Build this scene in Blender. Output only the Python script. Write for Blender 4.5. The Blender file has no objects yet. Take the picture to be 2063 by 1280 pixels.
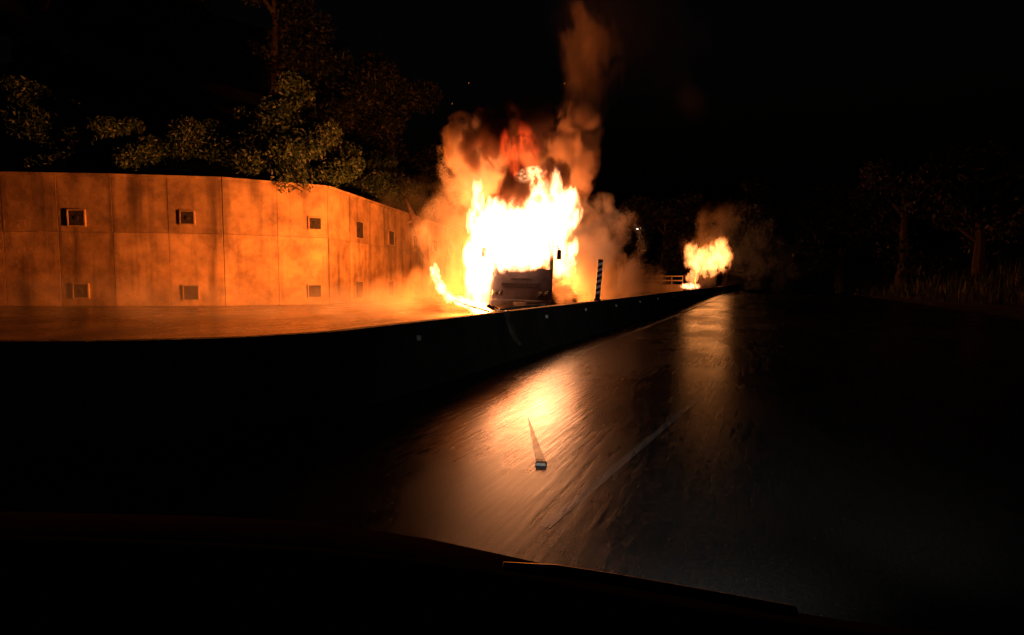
import bpy, bmesh, math, random
import numpy as np
from mathutils import Vector, Matrix, Euler, noise as mnoise

R = math.radians
S = bpy.context.scene
COL = S.collection

# ------------------------------------------------------------------ camera, sky, moon, exposure
CAM_H = 1.45
FPX = 1100.0                      # focal length in photo pixels (photo 2063 x 1280)
cam_data = bpy.data.cameras.new('camera')
cam_data.sensor_width = 36.0
cam_data.lens = 36.0 * FPX / 2063.0
cam_data.clip_start = 0.02
cam_data.clip_end = 3000
cam = bpy.data.objects.new('camera', cam_data)
COL.objects.link(cam)
PITCH, ROLL = R(-3.9), R(.25)
cam.location = (0, 0, CAM_H)
CAM_M = Matrix.Rotation(R(90) + PITCH, 3, 'X') @ Matrix.Rotation(ROLL, 3, 'Z')
cam.rotation_euler = CAM_M.to_euler()
S.camera = cam

w = bpy.data.worlds.new('World'); S.world = w; w.use_nodes = True
wn = w.node_tree
bgn = wn.nodes['Background']
sky = wn.nodes.new('ShaderNodeTexSky'); sky.sky_type = 'NISHITA'; sky.sun_disc = False
sky.sun_elevation = R(-4.0); sky.sun_rotation = R(200); sky.air_density = 1.0
wn.links.new(sky.outputs[0], bgn.inputs[0]); bgn.inputs[1].default_value = 0.05

moon = bpy.data.lights.new('moonlight', 'SUN'); moon.energy = 0.004; moon.angle = R(2); moon.color = (.75, .85, 1)
mo = bpy.data.objects.new('moonlight', moon); COL.objects.link(mo); mo.rotation_euler = (R(50), 0, R(-30))

S.view_settings.view_transform = 'Standard'
S.view_settings.look = 'None'
S.view_settings.exposure = 0.0
S.view_settings.gamma = 1.0
S.view_settings.use_curve_mapping = False
S.cycles.use_denoising = True
S.cycles.volume_step_rate = 1.0
S.cycles.volume_max_steps = 160
S.cycles.use_adaptive_sampling = True
S.cycles.adaptive_threshold = 0.025
S.cycles.adaptive_min_samples = 24
S.cycles.max_bounces = 6
S.cycles.diffuse_bounces = 2
S.cycles.glossy_bounces = 3
S.cycles.transparent_max_bounces = 24
S.cycles.volume_bounces = 0
S.cycles.sample_clamp_indirect = 6.0


# ------------------------------------------------------------------ helpers
def ray(x, y):
    d = Vector(((x - 1031.5) / FPX, (640.0 - y) / FPX, -1.0))
    return CAM_M @ d


def at(x, y, Y):                       # world point seen at photo pixel (x, y), Y metres ahead
    d = ray(x, y)
    return Vector((0, 0, CAM_H)) + d * (Y / d.y)


def on(x, y, z):                       # world point seen at photo pixel (x, y) on the level z
    d = ray(x, y)
    return Vector((0, 0, CAM_H)) + d * ((z - CAM_H) / d.z)


def link(o, parent=None):
    COL.objects.link(o)
    if parent: o.parent = parent
    return o


def empty(name, loc=(0, 0, 0), rz=0.0):
    o = bpy.data.objects.new(name, None)
    o.location = loc; o.rotation_euler = (0, 0, rz); o.empty_display_size = .2
    return link(o)


def tag(o, label=None, cat=None, group=None, kind=None):
    if label: o['label'] = label
    if cat: o['category'] = cat
    if group: o['group'] = group
    if kind: o['kind'] = kind
    return o


class MB:
    def __init__(s): s.v = []; s.f = []

    def add(s, v, f):
        b = len(s.v); s.v += [tuple(p) for p in v]; s.f += [tuple(i + b for i in q) for q in f]; return s

    def box(s, x0, x1, y0, y1, z0, z1, ch=0.0):
        if ch <= 0:
            v = [(x, y, z) for z in (z0, z1) for y in (y0, y1) for x in (x0, x1)]
            return s.add(v, [(0, 2, 3, 1), (4, 5, 7, 6), (0, 1, 5, 4), (2, 6, 7, 3), (0, 4, 6, 2), (1, 3, 7, 5)])
        bm = bmesh.new()
        bmesh.ops.create_cube(bm, size=1)
        for q in bm.verts:
            q.co = Vector((x0 + (q.co.x + .5) * (x1 - x0), y0 + (q.co.y + .5) * (y1 - y0), z0 + (q.co.z + .5) * (z1 - z0)))
        bmesh.ops.bevel(bm, geom=list(bm.edges), offset=ch, segments=2, affect='EDGES', profile=.6)
        return s.bm(bm)

    def bm(s, bm):
        bm.verts.index_update()
        s.add([q.co for q in bm.verts], [[q.index for q in f.verts] for f in bm.faces]); bm.free(); return s

    def tube(s, pts, rad, n=8, cap=True):
        pts = [Vector(p) for p in pts]
        rad = rad if isinstance(rad, (list, tuple)) else [rad] * len(pts)
        v = []; f = []
        for i, p in enumerate(pts):
            t = (pts[min(i + 1, len(pts) - 1)] - pts[max(i - 1, 0)]).normalized()
            up = Vector((0, 0, 1)) if abs(t.z) < .95 else Vector((0, 1, 0))
            a = t.cross(up).normalized(); b = t.cross(a)
            for k in range(n):
                th = 2 * math.pi * k / n
                v.append(p + (a * math.cos(th) + b * math.sin(th)) * rad[i])
        for i in range(len(pts) - 1):
            for k in range(n):
                f.append((i * n + k, i * n + (k + 1) % n, (i + 1) * n + (k + 1) % n, (i + 1) * n + k))
        if cap:
            f.append(tuple(range(n))[::-1]); f.append(tuple(range((len(pts) - 1) * n, len(pts) * n)))
        return s.add(v, f)

    def loft(s, rings, closed=True, cap=True):
        n = len(rings[0]); v = [p for r in rings for p in r]; f = []
        for i in range(len(rings) - 1):
            for k in range(n if closed else n - 1):
                f.append((i * n + k, i * n + (k + 1) % n, (i + 1) * n + (k + 1) % n, (i + 1) * n + k))
        if cap and closed:
            f.append(tuple(range(n))[::-1]); f.append(tuple(range((len(rings) - 1) * n, len(rings) * n)))
        return s.add(v, f)

    def build(s, name, mat, parent=None, smooth=False, loc=None):
        me = bpy.data.meshes.new(name); me.from_pydata(s.v, [], s.f); me.update()
        if mat: me.materials.append(mat)
        if smooth:
            for p in me.polygons: p.use_smooth = True
        o = bpy.data.objects.new(name, me)
        bm = bmesh.new(); bm.from_mesh(me); bmesh.ops.recalc_face_normals(bm, faces=bm.faces); bm.to_mesh(me); bm.free()
        if loc is not None: o.location = loc
        return link(o, parent)


# ------------------------------------------------------------------ materials
def nodes_of(name):
    m = bpy.data.materials.new(name); m.use_nodes = True
    nt = m.node_tree
    return m, nt, nt.nodes, nt.links


def surf(name, c1, c2=None, rough=.7, scale=4.0, metal=0.0, bump=0.0, bscale=30.0, r2=None, stretch=(1, 1, 1), spec=.5):
    m, nt, N, L = nodes_of(name)
    b = N['Principled BSDF']
    b.inputs['Roughness'].default_value = rough; b.inputs['Metallic'].default_value = metal
    b.inputs['Specular IOR Level'].default_value = spec
    c2 = c2 or tuple(c * .6 for c in c1)
    tc = N.new('ShaderNodeTexCoord'); mp = N.new('ShaderNodeMapping'); mp.inputs['Scale'].default_value = stretch
    L.new(tc.outputs['Object'], mp.inputs[0])
    n = N.new('ShaderNodeTexNoise'); n.inputs['Scale'].default_value = scale; n.inputs['Detail'].default_value = 5
    L.new(mp.outputs[0], n.inputs[0])
    r = N.new('ShaderNodeValToRGB'); r.color_ramp.elements[0].position = .33; r.color_ramp.elements[1].position = .67
    r.color_ramp.elements[0].color = (*c2, 1); r.color_ramp.elements[1].color = (*c1, 1)
    L.new(n.outputs[0], r.inputs[0]); L.new(r.outputs[0], b.inputs['Base Color'])
    if r2 is not None:
        mr = N.new('ShaderNodeMapRange'); mr.inputs[1].default_value = .3; mr.inputs[2].default_value = .7
        mr.inputs[3].default_value = rough; mr.inputs[4].default_value = r2
        L.new(n.outputs[0], mr.inputs[0]); L.new(mr.outputs[0], b.inputs['Roughness'])
    if bump:
        n2 = N.new('ShaderNodeTexNoise'); n2.inputs['Scale'].default_value = bscale; n2.inputs['Detail'].default_value = 4
        L.new(mp.outputs[0], n2.inputs[0])
        bp = N.new('ShaderNodeBump'); bp.inputs['Strength'].default_value = bump; bp.inputs['Distance'].default_value = .03
        L.new(n2.outputs[0], bp.inputs['Height']); L.new(bp.outputs[0], b.inputs['Normal'])
    return m


def emit(name, c, s):
    m, nt, N, L = nodes_of(name)
    e = N.new('ShaderNodeEmission'); e.inputs[0].default_value = (*c, 1); e.inputs[1].default_value = s
    L.new(e.outputs[0], N['Material Output'].inputs[0]); return m


def math_node(N, L, op, a, b=None, c=None, clamp=False):
    n = N.new('ShaderNodeMath'); n.operation = op; n.use_clamp = clamp
    for i, q in enumerate((a, b, c)):
        if q is None: continue
        if isinstance(q, (int, float)): n.inputs[i].default_value = q
        else: L.new(q, n.inputs[i])
    return n.outputs[0]


def puff_density(N, L, nscale, zs, detail, distort, gain, namp, cut, sharp, seed=0.0, skew=0.0, rough=.55, warp=0.0, wscale=1.0):
    """density of one puff: falls off towards the unit hull, eaten into by noise of a fixed size in metres"""
    tc = N.new('ShaderNodeTexCoord')
    ln = N.new('ShaderNodeVectorMath'); ln.operation = 'LENGTH'; L.new(tc.outputs['Object'], ln.inputs[0])
    geo = N.new('ShaderNodeNewGeometry')
    mp = N.new('ShaderNodeMapping'); mp.inputs['Scale'].default_value = (1, 1, zs); mp.inputs['Location'].default_value = (seed * 3.1, seed * 1.7, seed)
    mp.inputs['Rotation'].default_value = (0, skew, 0)
    L.new(geo.outputs['Position'], mp.inputs[0])
    n = N.new('ShaderNodeTexNoise'); n.inputs['Scale'].default_value = nscale; n.inputs['Detail'].default_value = detail
    n.inputs['Distortion'].default_value = distort; n.inputs['Roughness'].default_value = rough
    L.new(mp.outputs[0], n.inputs[0])
    fall = math_node(N, L, 'SUBTRACT', 1.0, ln.outputs['Value'])
    wf = fall
    if warp:                                   # curl the outline: bend the puff's own coordinates with a swirling noise
        mw = N.new('ShaderNodeMapping'); mw.inputs['Scale'].default_value = (wscale, wscale, wscale * zs); mw.inputs['Location'].default_value = (seed, seed * 2.3, seed * .7)
        L.new(geo.outputs['Position'], mw.inputs[0])
        nw = N.new('ShaderNodeTexNoise'); nw.inputs['Scale'].default_value = 1.0; nw.inputs['Detail'].default_value = 3; L.new(mw.outputs[0], nw.inputs[0])
        sb_ = N.new('ShaderNodeVectorMath'); sb_.operation = 'SUBTRACT'; L.new(nw.outputs['Color'], sb_.inputs[0]); sb_.inputs[1].default_value = (.5, .5, .5)
        sc_ = N.new('ShaderNodeVectorMath'); sc_.operation = 'SCALE'; L.new(sb_.outputs[0], sc_.inputs[0]); sc_.inputs['Scale'].default_value = warp
        ad_ = N.new('ShaderNodeVectorMath'); ad_.operation = 'ADD'; L.new(tc.outputs['Object'], ad_.inputs[0]); L.new(sc_.outputs[0], ad_.inputs[1])
        l2 = N.new('ShaderNodeVectorMath'); l2.operation = 'LENGTH'; L.new(ad_.outputs[0], l2.inputs[0])
        wf = math_node(N, L, 'SUBTRACT', 1.0, l2.outputs['Value'])
    a = math_node(N, L, 'MULTIPLY', wf, gain)
    # the rim always fades to nothing inside the hull
    rim = math_node(N, L, 'MULTIPLY', fall, 5.0, clamp=True)
    nn = math_node(N, L, 'SUBTRACT', n.outputs[0], .5)
    b = math_node(N, L, 'MULTIPLY_ADD', nn, namp, a)
    d = math_node(N, L, 'SUBTRACT', b, cut)
    d = math_node(N, L, 'MULTIPLY', d, sharp, clamp=True)
    return math_node(N, L, 'MULTIPLY', d, rim), n.outputs[0]


def flame_mat(name, strength=14.0, nscale=1.5, zs=.55, gain=1.1, namp=2.6, cut=.25, sharp=3.0, seed=0.0,
              c0=(1.0, .14, .012), c1=(1.0, .42, .08), c2=(1.0, .74, .34), skew=0.0, soot=0.0):
    m, nt, N, L = nodes_of(name)
    N.remove(N['Principled BSDF'])
    d, _ = puff_density(N, L, nscale, zs, 6, 1.8, gain, namp, cut, sharp, seed, skew, .62, 3.2, nscale * 1.1)
    r = N.new('ShaderNodeValToRGB'); e = r.color_ramp.elements
    e[0].position = 0.0; e[0].color = (*c0, 1); e[1].position = .95; e[1].color = (*c2, 1)
    k = r.color_ramp.elements.new(.4); k.color = (*c1, 1)
    L.new(d, r.inputs[0])
    p = math_node(N, L, 'POWER', d, 1.6)
    s = math_node(N, L, 'MULTIPLY', p, strength)
    em = N.new('ShaderNodeEmission'); L.new(r.outputs[0], em.inputs[0]); L.new(s, em.inputs[1])
    out = em.outputs[0]
    if soot:
        ab = N.new('ShaderNodeVolumeAbsorption'); ab.inputs[0].default_value = (.1, .03, .02, 1)
        L.new(math_node(N, L, 'MULTIPLY', d, soot), ab.inputs[1])
        ad = N.new('ShaderNodeAddShader'); L.new(out, ad.inputs[0]); L.new(ab.outputs[0], ad.inputs[1]); out = ad.outputs[0]
    L.new(out, N['Material Output'].inputs['Volume'])
    return m


def smoke_mat(name, dens=.5, col=(.62, .55, .48), nscale=.7, zs=.8, gain=1.0, namp=2.4, cut=.25, sharp=1.6, seed=0.0, aniso=0.0, absorb=None, detail=4):
    m, nt, N, L = nodes_of(name)
    N.remove(N['Principled BSDF'])
    d, _ = puff_density(N, L, nscale, zs, detail, 1.0, gain, namp, cut, sharp, seed, 0, .6, 1.8, nscale * 1.3)
    v = N.new('ShaderNodeVolumePrincipled')
    v.inputs['Color'].default_value = (*col, 1); v.inputs['Anisotropy'].default_value = aniso
    if absorb: v.inputs['Absorption Color'].default_value = (*absorb, 1)
    L.new(math_node(N, L, 'MULTIPLY', d, dens), v.inputs['Density'])
    L.new(v.outputs[0], N['Material Output'].inputs['Volume'])
    return m


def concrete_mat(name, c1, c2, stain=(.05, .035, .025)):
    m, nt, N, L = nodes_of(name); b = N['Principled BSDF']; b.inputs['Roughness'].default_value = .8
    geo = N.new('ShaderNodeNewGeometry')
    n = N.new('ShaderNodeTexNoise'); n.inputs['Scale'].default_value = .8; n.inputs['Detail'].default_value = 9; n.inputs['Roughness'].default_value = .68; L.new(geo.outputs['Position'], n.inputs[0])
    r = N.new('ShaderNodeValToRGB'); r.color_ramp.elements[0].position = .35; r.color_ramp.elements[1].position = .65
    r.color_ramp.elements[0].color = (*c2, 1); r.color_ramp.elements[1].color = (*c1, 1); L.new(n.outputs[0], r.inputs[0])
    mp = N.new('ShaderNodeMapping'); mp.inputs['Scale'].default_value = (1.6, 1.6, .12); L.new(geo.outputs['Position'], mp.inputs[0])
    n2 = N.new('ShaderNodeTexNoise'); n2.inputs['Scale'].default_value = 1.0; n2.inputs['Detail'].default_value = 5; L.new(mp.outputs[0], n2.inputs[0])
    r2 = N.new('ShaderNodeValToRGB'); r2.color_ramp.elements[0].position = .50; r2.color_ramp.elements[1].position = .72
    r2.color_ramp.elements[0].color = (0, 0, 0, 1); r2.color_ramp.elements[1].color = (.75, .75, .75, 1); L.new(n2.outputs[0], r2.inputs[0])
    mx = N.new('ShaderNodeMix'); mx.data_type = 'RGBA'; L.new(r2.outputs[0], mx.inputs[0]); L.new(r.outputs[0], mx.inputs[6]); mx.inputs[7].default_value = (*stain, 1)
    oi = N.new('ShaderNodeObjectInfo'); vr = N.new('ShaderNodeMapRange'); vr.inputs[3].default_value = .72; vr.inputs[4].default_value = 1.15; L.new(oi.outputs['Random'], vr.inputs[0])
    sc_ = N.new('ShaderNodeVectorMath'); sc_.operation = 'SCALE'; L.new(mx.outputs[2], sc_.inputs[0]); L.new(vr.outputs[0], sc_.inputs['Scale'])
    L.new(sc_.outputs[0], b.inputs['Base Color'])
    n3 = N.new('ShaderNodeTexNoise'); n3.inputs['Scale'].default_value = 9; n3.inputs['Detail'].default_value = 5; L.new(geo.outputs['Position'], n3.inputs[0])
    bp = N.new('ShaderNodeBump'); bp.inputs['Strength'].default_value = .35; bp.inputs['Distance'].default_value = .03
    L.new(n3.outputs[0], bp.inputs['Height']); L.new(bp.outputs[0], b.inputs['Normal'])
    return m


ROAD_DIR = Vector((.45, 1, 0)).normalized()
ROAD_ANG = math.atan2(ROAD_DIR.y, ROAD_DIR.x) - math.pi / 2     # rotation of the road axis from +Y


def wet_asphalt(name, base=.035, ro=0.0):
    m, nt, N, L = nodes_of(name); b = N['Principled BSDF']
    geo = N.new('ShaderNodeNewGeometry')
    rot = N.new('ShaderNodeMapping'); rot.inputs['Rotation'].default_value = (0, 0, -ROAD_ANG); L.new(geo.outputs['Position'], rot.inputs[0])

    def nz(scale, st, det=4):
        mp = N.new('ShaderNodeMapping'); mp.inputs['Scale'].default_value = st; L.new(rot.outputs[0], mp.inputs[0])
        n = N.new('ShaderNodeTexNoise'); n.inputs['Scale'].default_value = scale; n.inputs['Detail'].default_value = det; L.new(mp.outputs[0], n.inputs[0]); return n.outputs[0]
    agg = nz(55, (1, 1, 1), 3)
    groove = nz(14, (1.5, .10, 1), 4)
    patch = nz(.55, (1, .45, 1), 4)
    lump = nz(2.6, (1, .6, 1), 3)
    r = N.new('ShaderNodeValToRGB'); r.color_ramp.elements[0].position = .3; r.color_ramp.elements[1].position = .75
    r.color_ramp.elements[0].color = (base * .5, base * .5, base * .52, 1); r.color_ramp.elements[1].color = (base * 1.5, base * 1.45, base * 1.4, 1)
    L.new(agg, r.inputs[0]); L.new(r.outputs[0], b.inputs['Base Color'])
    mr = N.new('ShaderNodeMapRange'); mr.inputs[1].default_value = .35; mr.inputs[2].default_value = .68
    mr.inputs[3].default_value = .19 + ro; mr.inputs[4].default_value = .33 + ro; L.new(patch, mr.inputs[0])
    gr = math_node(N, L, 'MULTIPLY_ADD', groove, .16, mr.outputs[0])
    L.new(math_node(N, L, 'SUBTRACT', gr, .06), b.inputs['Roughness'])
    b.inputs['Specular IOR Level'].default_value = .42
    h = math_node(N, L, 'MULTIPLY_ADD', agg, .12, math_node(N, L, 'MULTIPLY_ADD', groove, .55, math_node(N, L, 'MULTIPLY', lump, .9)))
    bp = N.new('ShaderNodeBump'); bp.inputs['Strength'].default_value = .22; bp.inputs['Distance'].default_value = .02
    L.new(h, bp.inputs['Height']); L.new(bp.outputs[0], b.inputs['Normal'])
    return m


M = {}
M['road'] = wet_asphalt('wet_asphalt', .015)
M['soil'] = surf('hill_soil', (.022, .02, .012), (.010, .009, .006), .95, 1.2, bump=.5, bscale=3)
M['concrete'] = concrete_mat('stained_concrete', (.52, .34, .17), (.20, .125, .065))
M['barrier'] = concrete_mat('dirty_barrier_concrete', (.055, .05, .047), (.028, .026, .024), (.012, .011, .010))
M['anchor'] = concrete_mat('anchor_concrete', (.22, .17, .13), (.12, .09, .07))
M['recess_shade'] = surf('painted_recess_shade', (.03, .022, .018), (.012, .01, .008), .95, 5)  # dark colour stands in for the shade inside a recess
M['steel'] = surf('rusty_steel', (.16, .10, .07), (.06, .035, .025), .6, 9, metal=.4)
M['galv'] = surf('galvanised_steel', (.09, .08, .08), (.05, .045, .045), .6, 8, metal=.3)
M['paint'] = wet_asphalt('worn_road_paint', .10)
M['edge_paint'] = wet_asphalt('edge_line_paint', .28, .15)
M['leaf'] = surf('leaf', (.018, .046, .020), (.007, .019, .009), .6, .8)
M['leaf2'] = surf('leaf_dark', (.016, .024, .011), (.007, .011, .005), .6, .8)
M['bark'] = surf('bark', (.09, .065, .045), (.04, .03, .02), .9, 6, bump=.5)
M['black'] = surf('black_plastic', (.006, .006, .006), (.004, .004, .004), .6, 20, spec=.05)
M['dash'] = surf('dashboard_vinyl', (.002, .002, .003), (.0015, .0015, .002), .95, 40, spec=.0)
M['bonnet'] = surf('dark_bonnet_paint', (.005, .0025, .0025), (.003, .002, .002), .7, 3, spec=.0)
M['white'] = surf('white_reflective', (.85, .85, .83), (.7, .7, .68), .4, 20)
M['postblack'] = surf('post_black', (.012, .012, .014), (.02, .02, .02), .6, 20, spec=.2)
M['buspaint'] = surf('sooty_bus_paint', (.055, .042, .06), (.022, .017, .026), .5, 2.2, bump=.15, bscale=8)
M['bumper'] = surf('charred_bumper', (.035, .025, .035), (.015, .012, .016), .6, 4, bump=.3, bscale=10)
M['char'] = surf('charred_metal', (.03, .024, .022), (.01, .008, .008), .85, 5, metal=.2, bump=.5, bscale=12)
M['burnt_paint'] = surf('burnt_body_paint', (.14, .10, .085), (.03, .024, .022), .7, 1.6, bump=.3, bscale=8)
M['tyre'] = surf('burnt_tyre', (.015, .014, .014), (.008, .008, .008), .9, 12)
M['lens'] = surf('sooty_lamp_lens', (.06, .05, .05), (.03, .025, .025), .35, 5)
M['ash'] = surf('ash_blistered_paint', (.32, .27, .23), (.12, .09, .08), .9, 6)
M['seat'] = surf('charred_seat', (.03, .02, .018), (.012, .01, .01), .95, 6)
M['sheet'] = surf('torn_sheet', (.20, .15, .13), (.05, .04, .035), .6, 5, bump=.4)
M['amber'] = surf('amber_reflector', (.8, .75, .68), (.6, .55, .5), .3, 20)
M['lamp'] = emit('street_lamp_glow', (.9, .95, 1.0), 18)
M['spark'] = emit('ember', (1, .22, .03), 5)
M['rougher_asphalt'] = wet_asphalt('rougher_asphalt', .010, .13)
M['pale_streak'] = surf('pale_streak', (.34, .24, .19), (.18, .12, .09), .85, 5, bump=.4)  # pale colour imitates a streak of firelit smoke
M['tail'] = surf('tail_lens', (.25, .02, .015), (.12, .01, .01), .25, 8)

# ------------------------------------------------------------------ setting: ground, roads, barrier line, wall line
mb = MB().add([(-1500, -300, -.06), (1500, -300, -.06), (1500, 2500, -.06), (-1500, 2500, -.06)], [(0, 1, 2, 3)])
tag(mb.build('ground', M['soil']), 'dark bare ground beyond the wet road', 'ground', kind='structure')

BH = .87
bar_pts = [on(x, y, BH) for x, y in ((720, 662), (985, 632), (1108, 616), (1250, 600.5), (1324, 592), (1423, 580.5))]
A = np.array([[p.x, p.y] for p in bar_pts])
cf = np.polyfit(A[:, 1], A[:, 0], 1)
BS, B0 = float(cf[0]), float(cf[1])


def bx(Y): return B0 + BS * Y


RD = Vector((BS, 1, 0)).normalized()
RN = Vector((RD.y, -RD.x, 0))             # to the right of travel, our carriageway


def road_pt(s, off, z=0.0):              # s metres ahead along the barrier, off metres to its right
    return Vector((B0, 0, 0)) + RD * s + RN * off + Vector((0, 0, z))


def strip(name, s0, s1, o0, o1, z, mat, n=1, parent=None):
    m = MB(); v = []; f = []
    for i in range(n + 1):
        s = s0 + (s1 - s0) * i / n
        v += [road_pt(s, o0, z), road_pt(s, o1, z)]
        if i: f.append((2 * i - 2, 2 * i - 1, 2 * i + 1, 2 * i))
    m.add(v, f)
    return m.build(name, mat, parent)


tag(strip('road', -60, 420, .0, 13.5, 0.0, M['road']), 'wet dark asphalt carriageway with longitudinal streaks', 'road', kind='structure')
tag(strip('opposite_road', -60, 420, -60, 0.0, -.004, M['road']), 'orange lit wet carriageway behind the barrier', 'road', kind='structure')
# painted markings (sheets 4 mm above the road)
tag(strip('edge_line', 12, 300, 1.0, 1.15, .004, M['edge_paint']), 'worn white edge line beside the barrier', 'road marking', kind='structure')
l0, l1 = on(1404, 805, 0), on(1098, 1062, 0)
dl = (l1 - l0).normalized(); nl = Vector((-dl.y, dl.x, 0)) * .035; zz = Vector((0, 0, .002))
tag(MB().add([l0 + nl + zz, l1 + nl + zz, l1 - nl + zz, l0 - nl + zz], [(0, 1, 2, 3)]).build('lane_line', M['paint']), 'faint pale line slanting across the dark road at the lower right', 'road marking', kind='structure')
q0, q1 = on(1222, 669, 0), on(1302, 683, 0)
dq = (q1 - q0).normalized(); nq = Vector((-dq.y, dq.x, 0)) * .09
mb = MB().add([q0 + nq + Vector((0, 0, .008)), q1 + nq + Vector((0, 0, .008)), q1 - nq + Vector((0, 0, .008)), q0 - nq + Vector((0, 0, .008))], [(0, 1, 2, 3)])
tag(mb.build('chevron_stroke', M['edge_paint']), 'short white painted stroke branching off the edge line', 'road marking', kind='structure')

# ------------------------------------------------------------------ median barrier (precast sections with reflectors)
bar = empty('median_barrier', road_pt(8, 0))
tag(bar, 'dark concrete median barrier with small reflectors running in front of the burning bus', 'barrier')
PROF = [(-.30, 0), (.30, 0), (.30, .08), (.17, .26), (.10, BH - .02), (.08, BH), (-.08, BH), (-.10, BH - .02), (-.17, .26), (-.30, .08)]
# path: bends away to the left of the bus, then straight along the road
bend = Vector((bx(5.75), 5.75, 0))
path_left = [Vector((-13.0, 4.6, 0)), Vector((-8.0, 4.85, 0)), Vector((-5.2, 5.0, 0)), bend + Vector((-1.75, -.66, 0)), bend + Vector((-1.05, -.50, 0)), bend + Vector((-.5, -.26, 0))]


def ring(p, t, prof=PROF):
    nrm = Vector((t.y, -t.x, 0)).normalized()
    return [p + nrm * o + Vector((0, 0, z)) for o, z in prof]


def section(p0, p1, t0, t1, parent):
    g = (p1 - p0).normalized() * .005
    MB().loft([ring(p0 + g, t0), ring(p1 - g, t1)]).build('section', M['barrier'], parent).matrix_parent_inverse = Matrix.Translation(-parent.location)


pl = path_left + [bend + RD * .4]
for i in range(len(pl) - 1):
    tp = (pl[i] - pl[i - 1]).normalized() if i else (pl[1] - pl[0]).normalized()
    tc_ = (pl[i + 1] - pl[i]).normalized()
    tn = (pl[i + 2] - pl[i + 1]).normalized() if i + 2 < len(pl) else RD
    section(pl[i], pl[i + 1], (tp + tc_).normalized(), (tc_ + tn).normalized(), bar)
p = bend + RD * .4
k = 0
while k < 34:
    q = p + RD * 6.0
    section(p, q, RD, RD, bar); p = q; k += 1
# reflectors on the face towards us
for x, y in ((843, 681), (1101, 638), (1180, 624), (1241, 616), (1289, 608), (1325, 602), (1357, 598), (1386, 593), (1404, 590)):
    d = ray(x, y); n0 = Vector((B0, 0, 0))
    tt = (n0 - Vector((0, 0, CAM_H)) + RN * .135).dot(RN) / d.dot(RN)
    pp = Vector((0, 0, CAM_H)) + d * tt
    pp.z = min(max(pp.z, .45), .75)
    o = MB().box(-.035, .035, -.02, .02, -.035, .035, .006).build('reflector', M['amber'], bar)
    o.matrix_parent_inverse = Matrix.Translation(-bar.location); o.location = pp; o.rotation_euler = (0, 0, math.atan2(RN.y, RN.x))

# striped delineator post on the barrier
pb = on(1206, 606, BH); tb = (pb.x * 0 + pb.y)
sb = (pb - Vector((B0, 0, 0))).dot(RD)
base = road_pt(sb, 0, BH)
post = empty('delineator_post', base); post.rotation_euler = (0, R(4.0), 0)
tag(post, 'black and white striped marker post standing on the barrier right of the bus', 'post')
PHT, PW = 1.20, .075
MB().box(-.11, .11, -.07, .07, -.002, .05, .01).build('foot', M['postblack'], post)
MB().box(-PW, PW, -.02, .02, .05, PHT, .008).build('shaft', M['postblack'], post)
for i in range(6):
    z = .20 + i * .165
    v = [(-PW + .008, -.024, z - .03), (PW - .008, -.024, z + .03), (PW - .008, -.024, z + .105), (-PW + .008, -.024, z + .045)]
    v2 = [(a, -.0205, c) for a, b, c in v]
    MB().loft([v, v2]).build('white_stripe', M['white'], post)

# ------------------------------------------------------------------ retaining wall of concrete panels with anchor heads
wp1, wp2 = on(672, 612, 0), on(850, 597, 0)
wd = (wp2 - wp1); wd.z = 0; wd.normalize()
dxy = ray(672, 480); WALL_H = None


def wall_z(x, y):                        # height of photo pixel (x, y) on the plane of the wall
    d = ray(x, y); e = wd
    den = d.x * e.y - d.y * e.x
    t = (wp1.x * e.y - wp1.y * e.x) / den
    return CAM_H + d.z * t


WALL_H = (wall_z(690, 388) + wall_z(850, 446)) / 2
print('wall height', WALL_H, wall_z(690, 388), wall_z(850, 446))
PWID = 5.4
wall = empty('retaining_wall', (wp1.x, wp1.y, 0))
tag(wall, 'orange lit concrete retaining wall of panels with square anchor heads', 'wall')
# polyline of panel joints: straight part beyond the drain, bending gently away on the near side
anchor0 = None
dirs = []
j0 = wp1 - wd * .6
joints = [j0 + wd * PWID * i for i in range(0, 10)]
left = []
p = j0; ang = math.atan2(-wd.y, -wd.x)
for i in range(8):
    ang -= (R(52), R(20), R(4))[i] if i < 3 else 0
    p = p + Vector((math.cos(ang), math.sin(ang), 0)) * PWID
    left.append(p)
joints = left[::-1] + joints
hang = []
TIER = wall_z(731, 491); ZA = (wall_z(732, 584), wall_z(731, 468))


def wall_inv(o): o.matrix_parent_inverse = Matrix.Translation(-wall.location); return o


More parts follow.
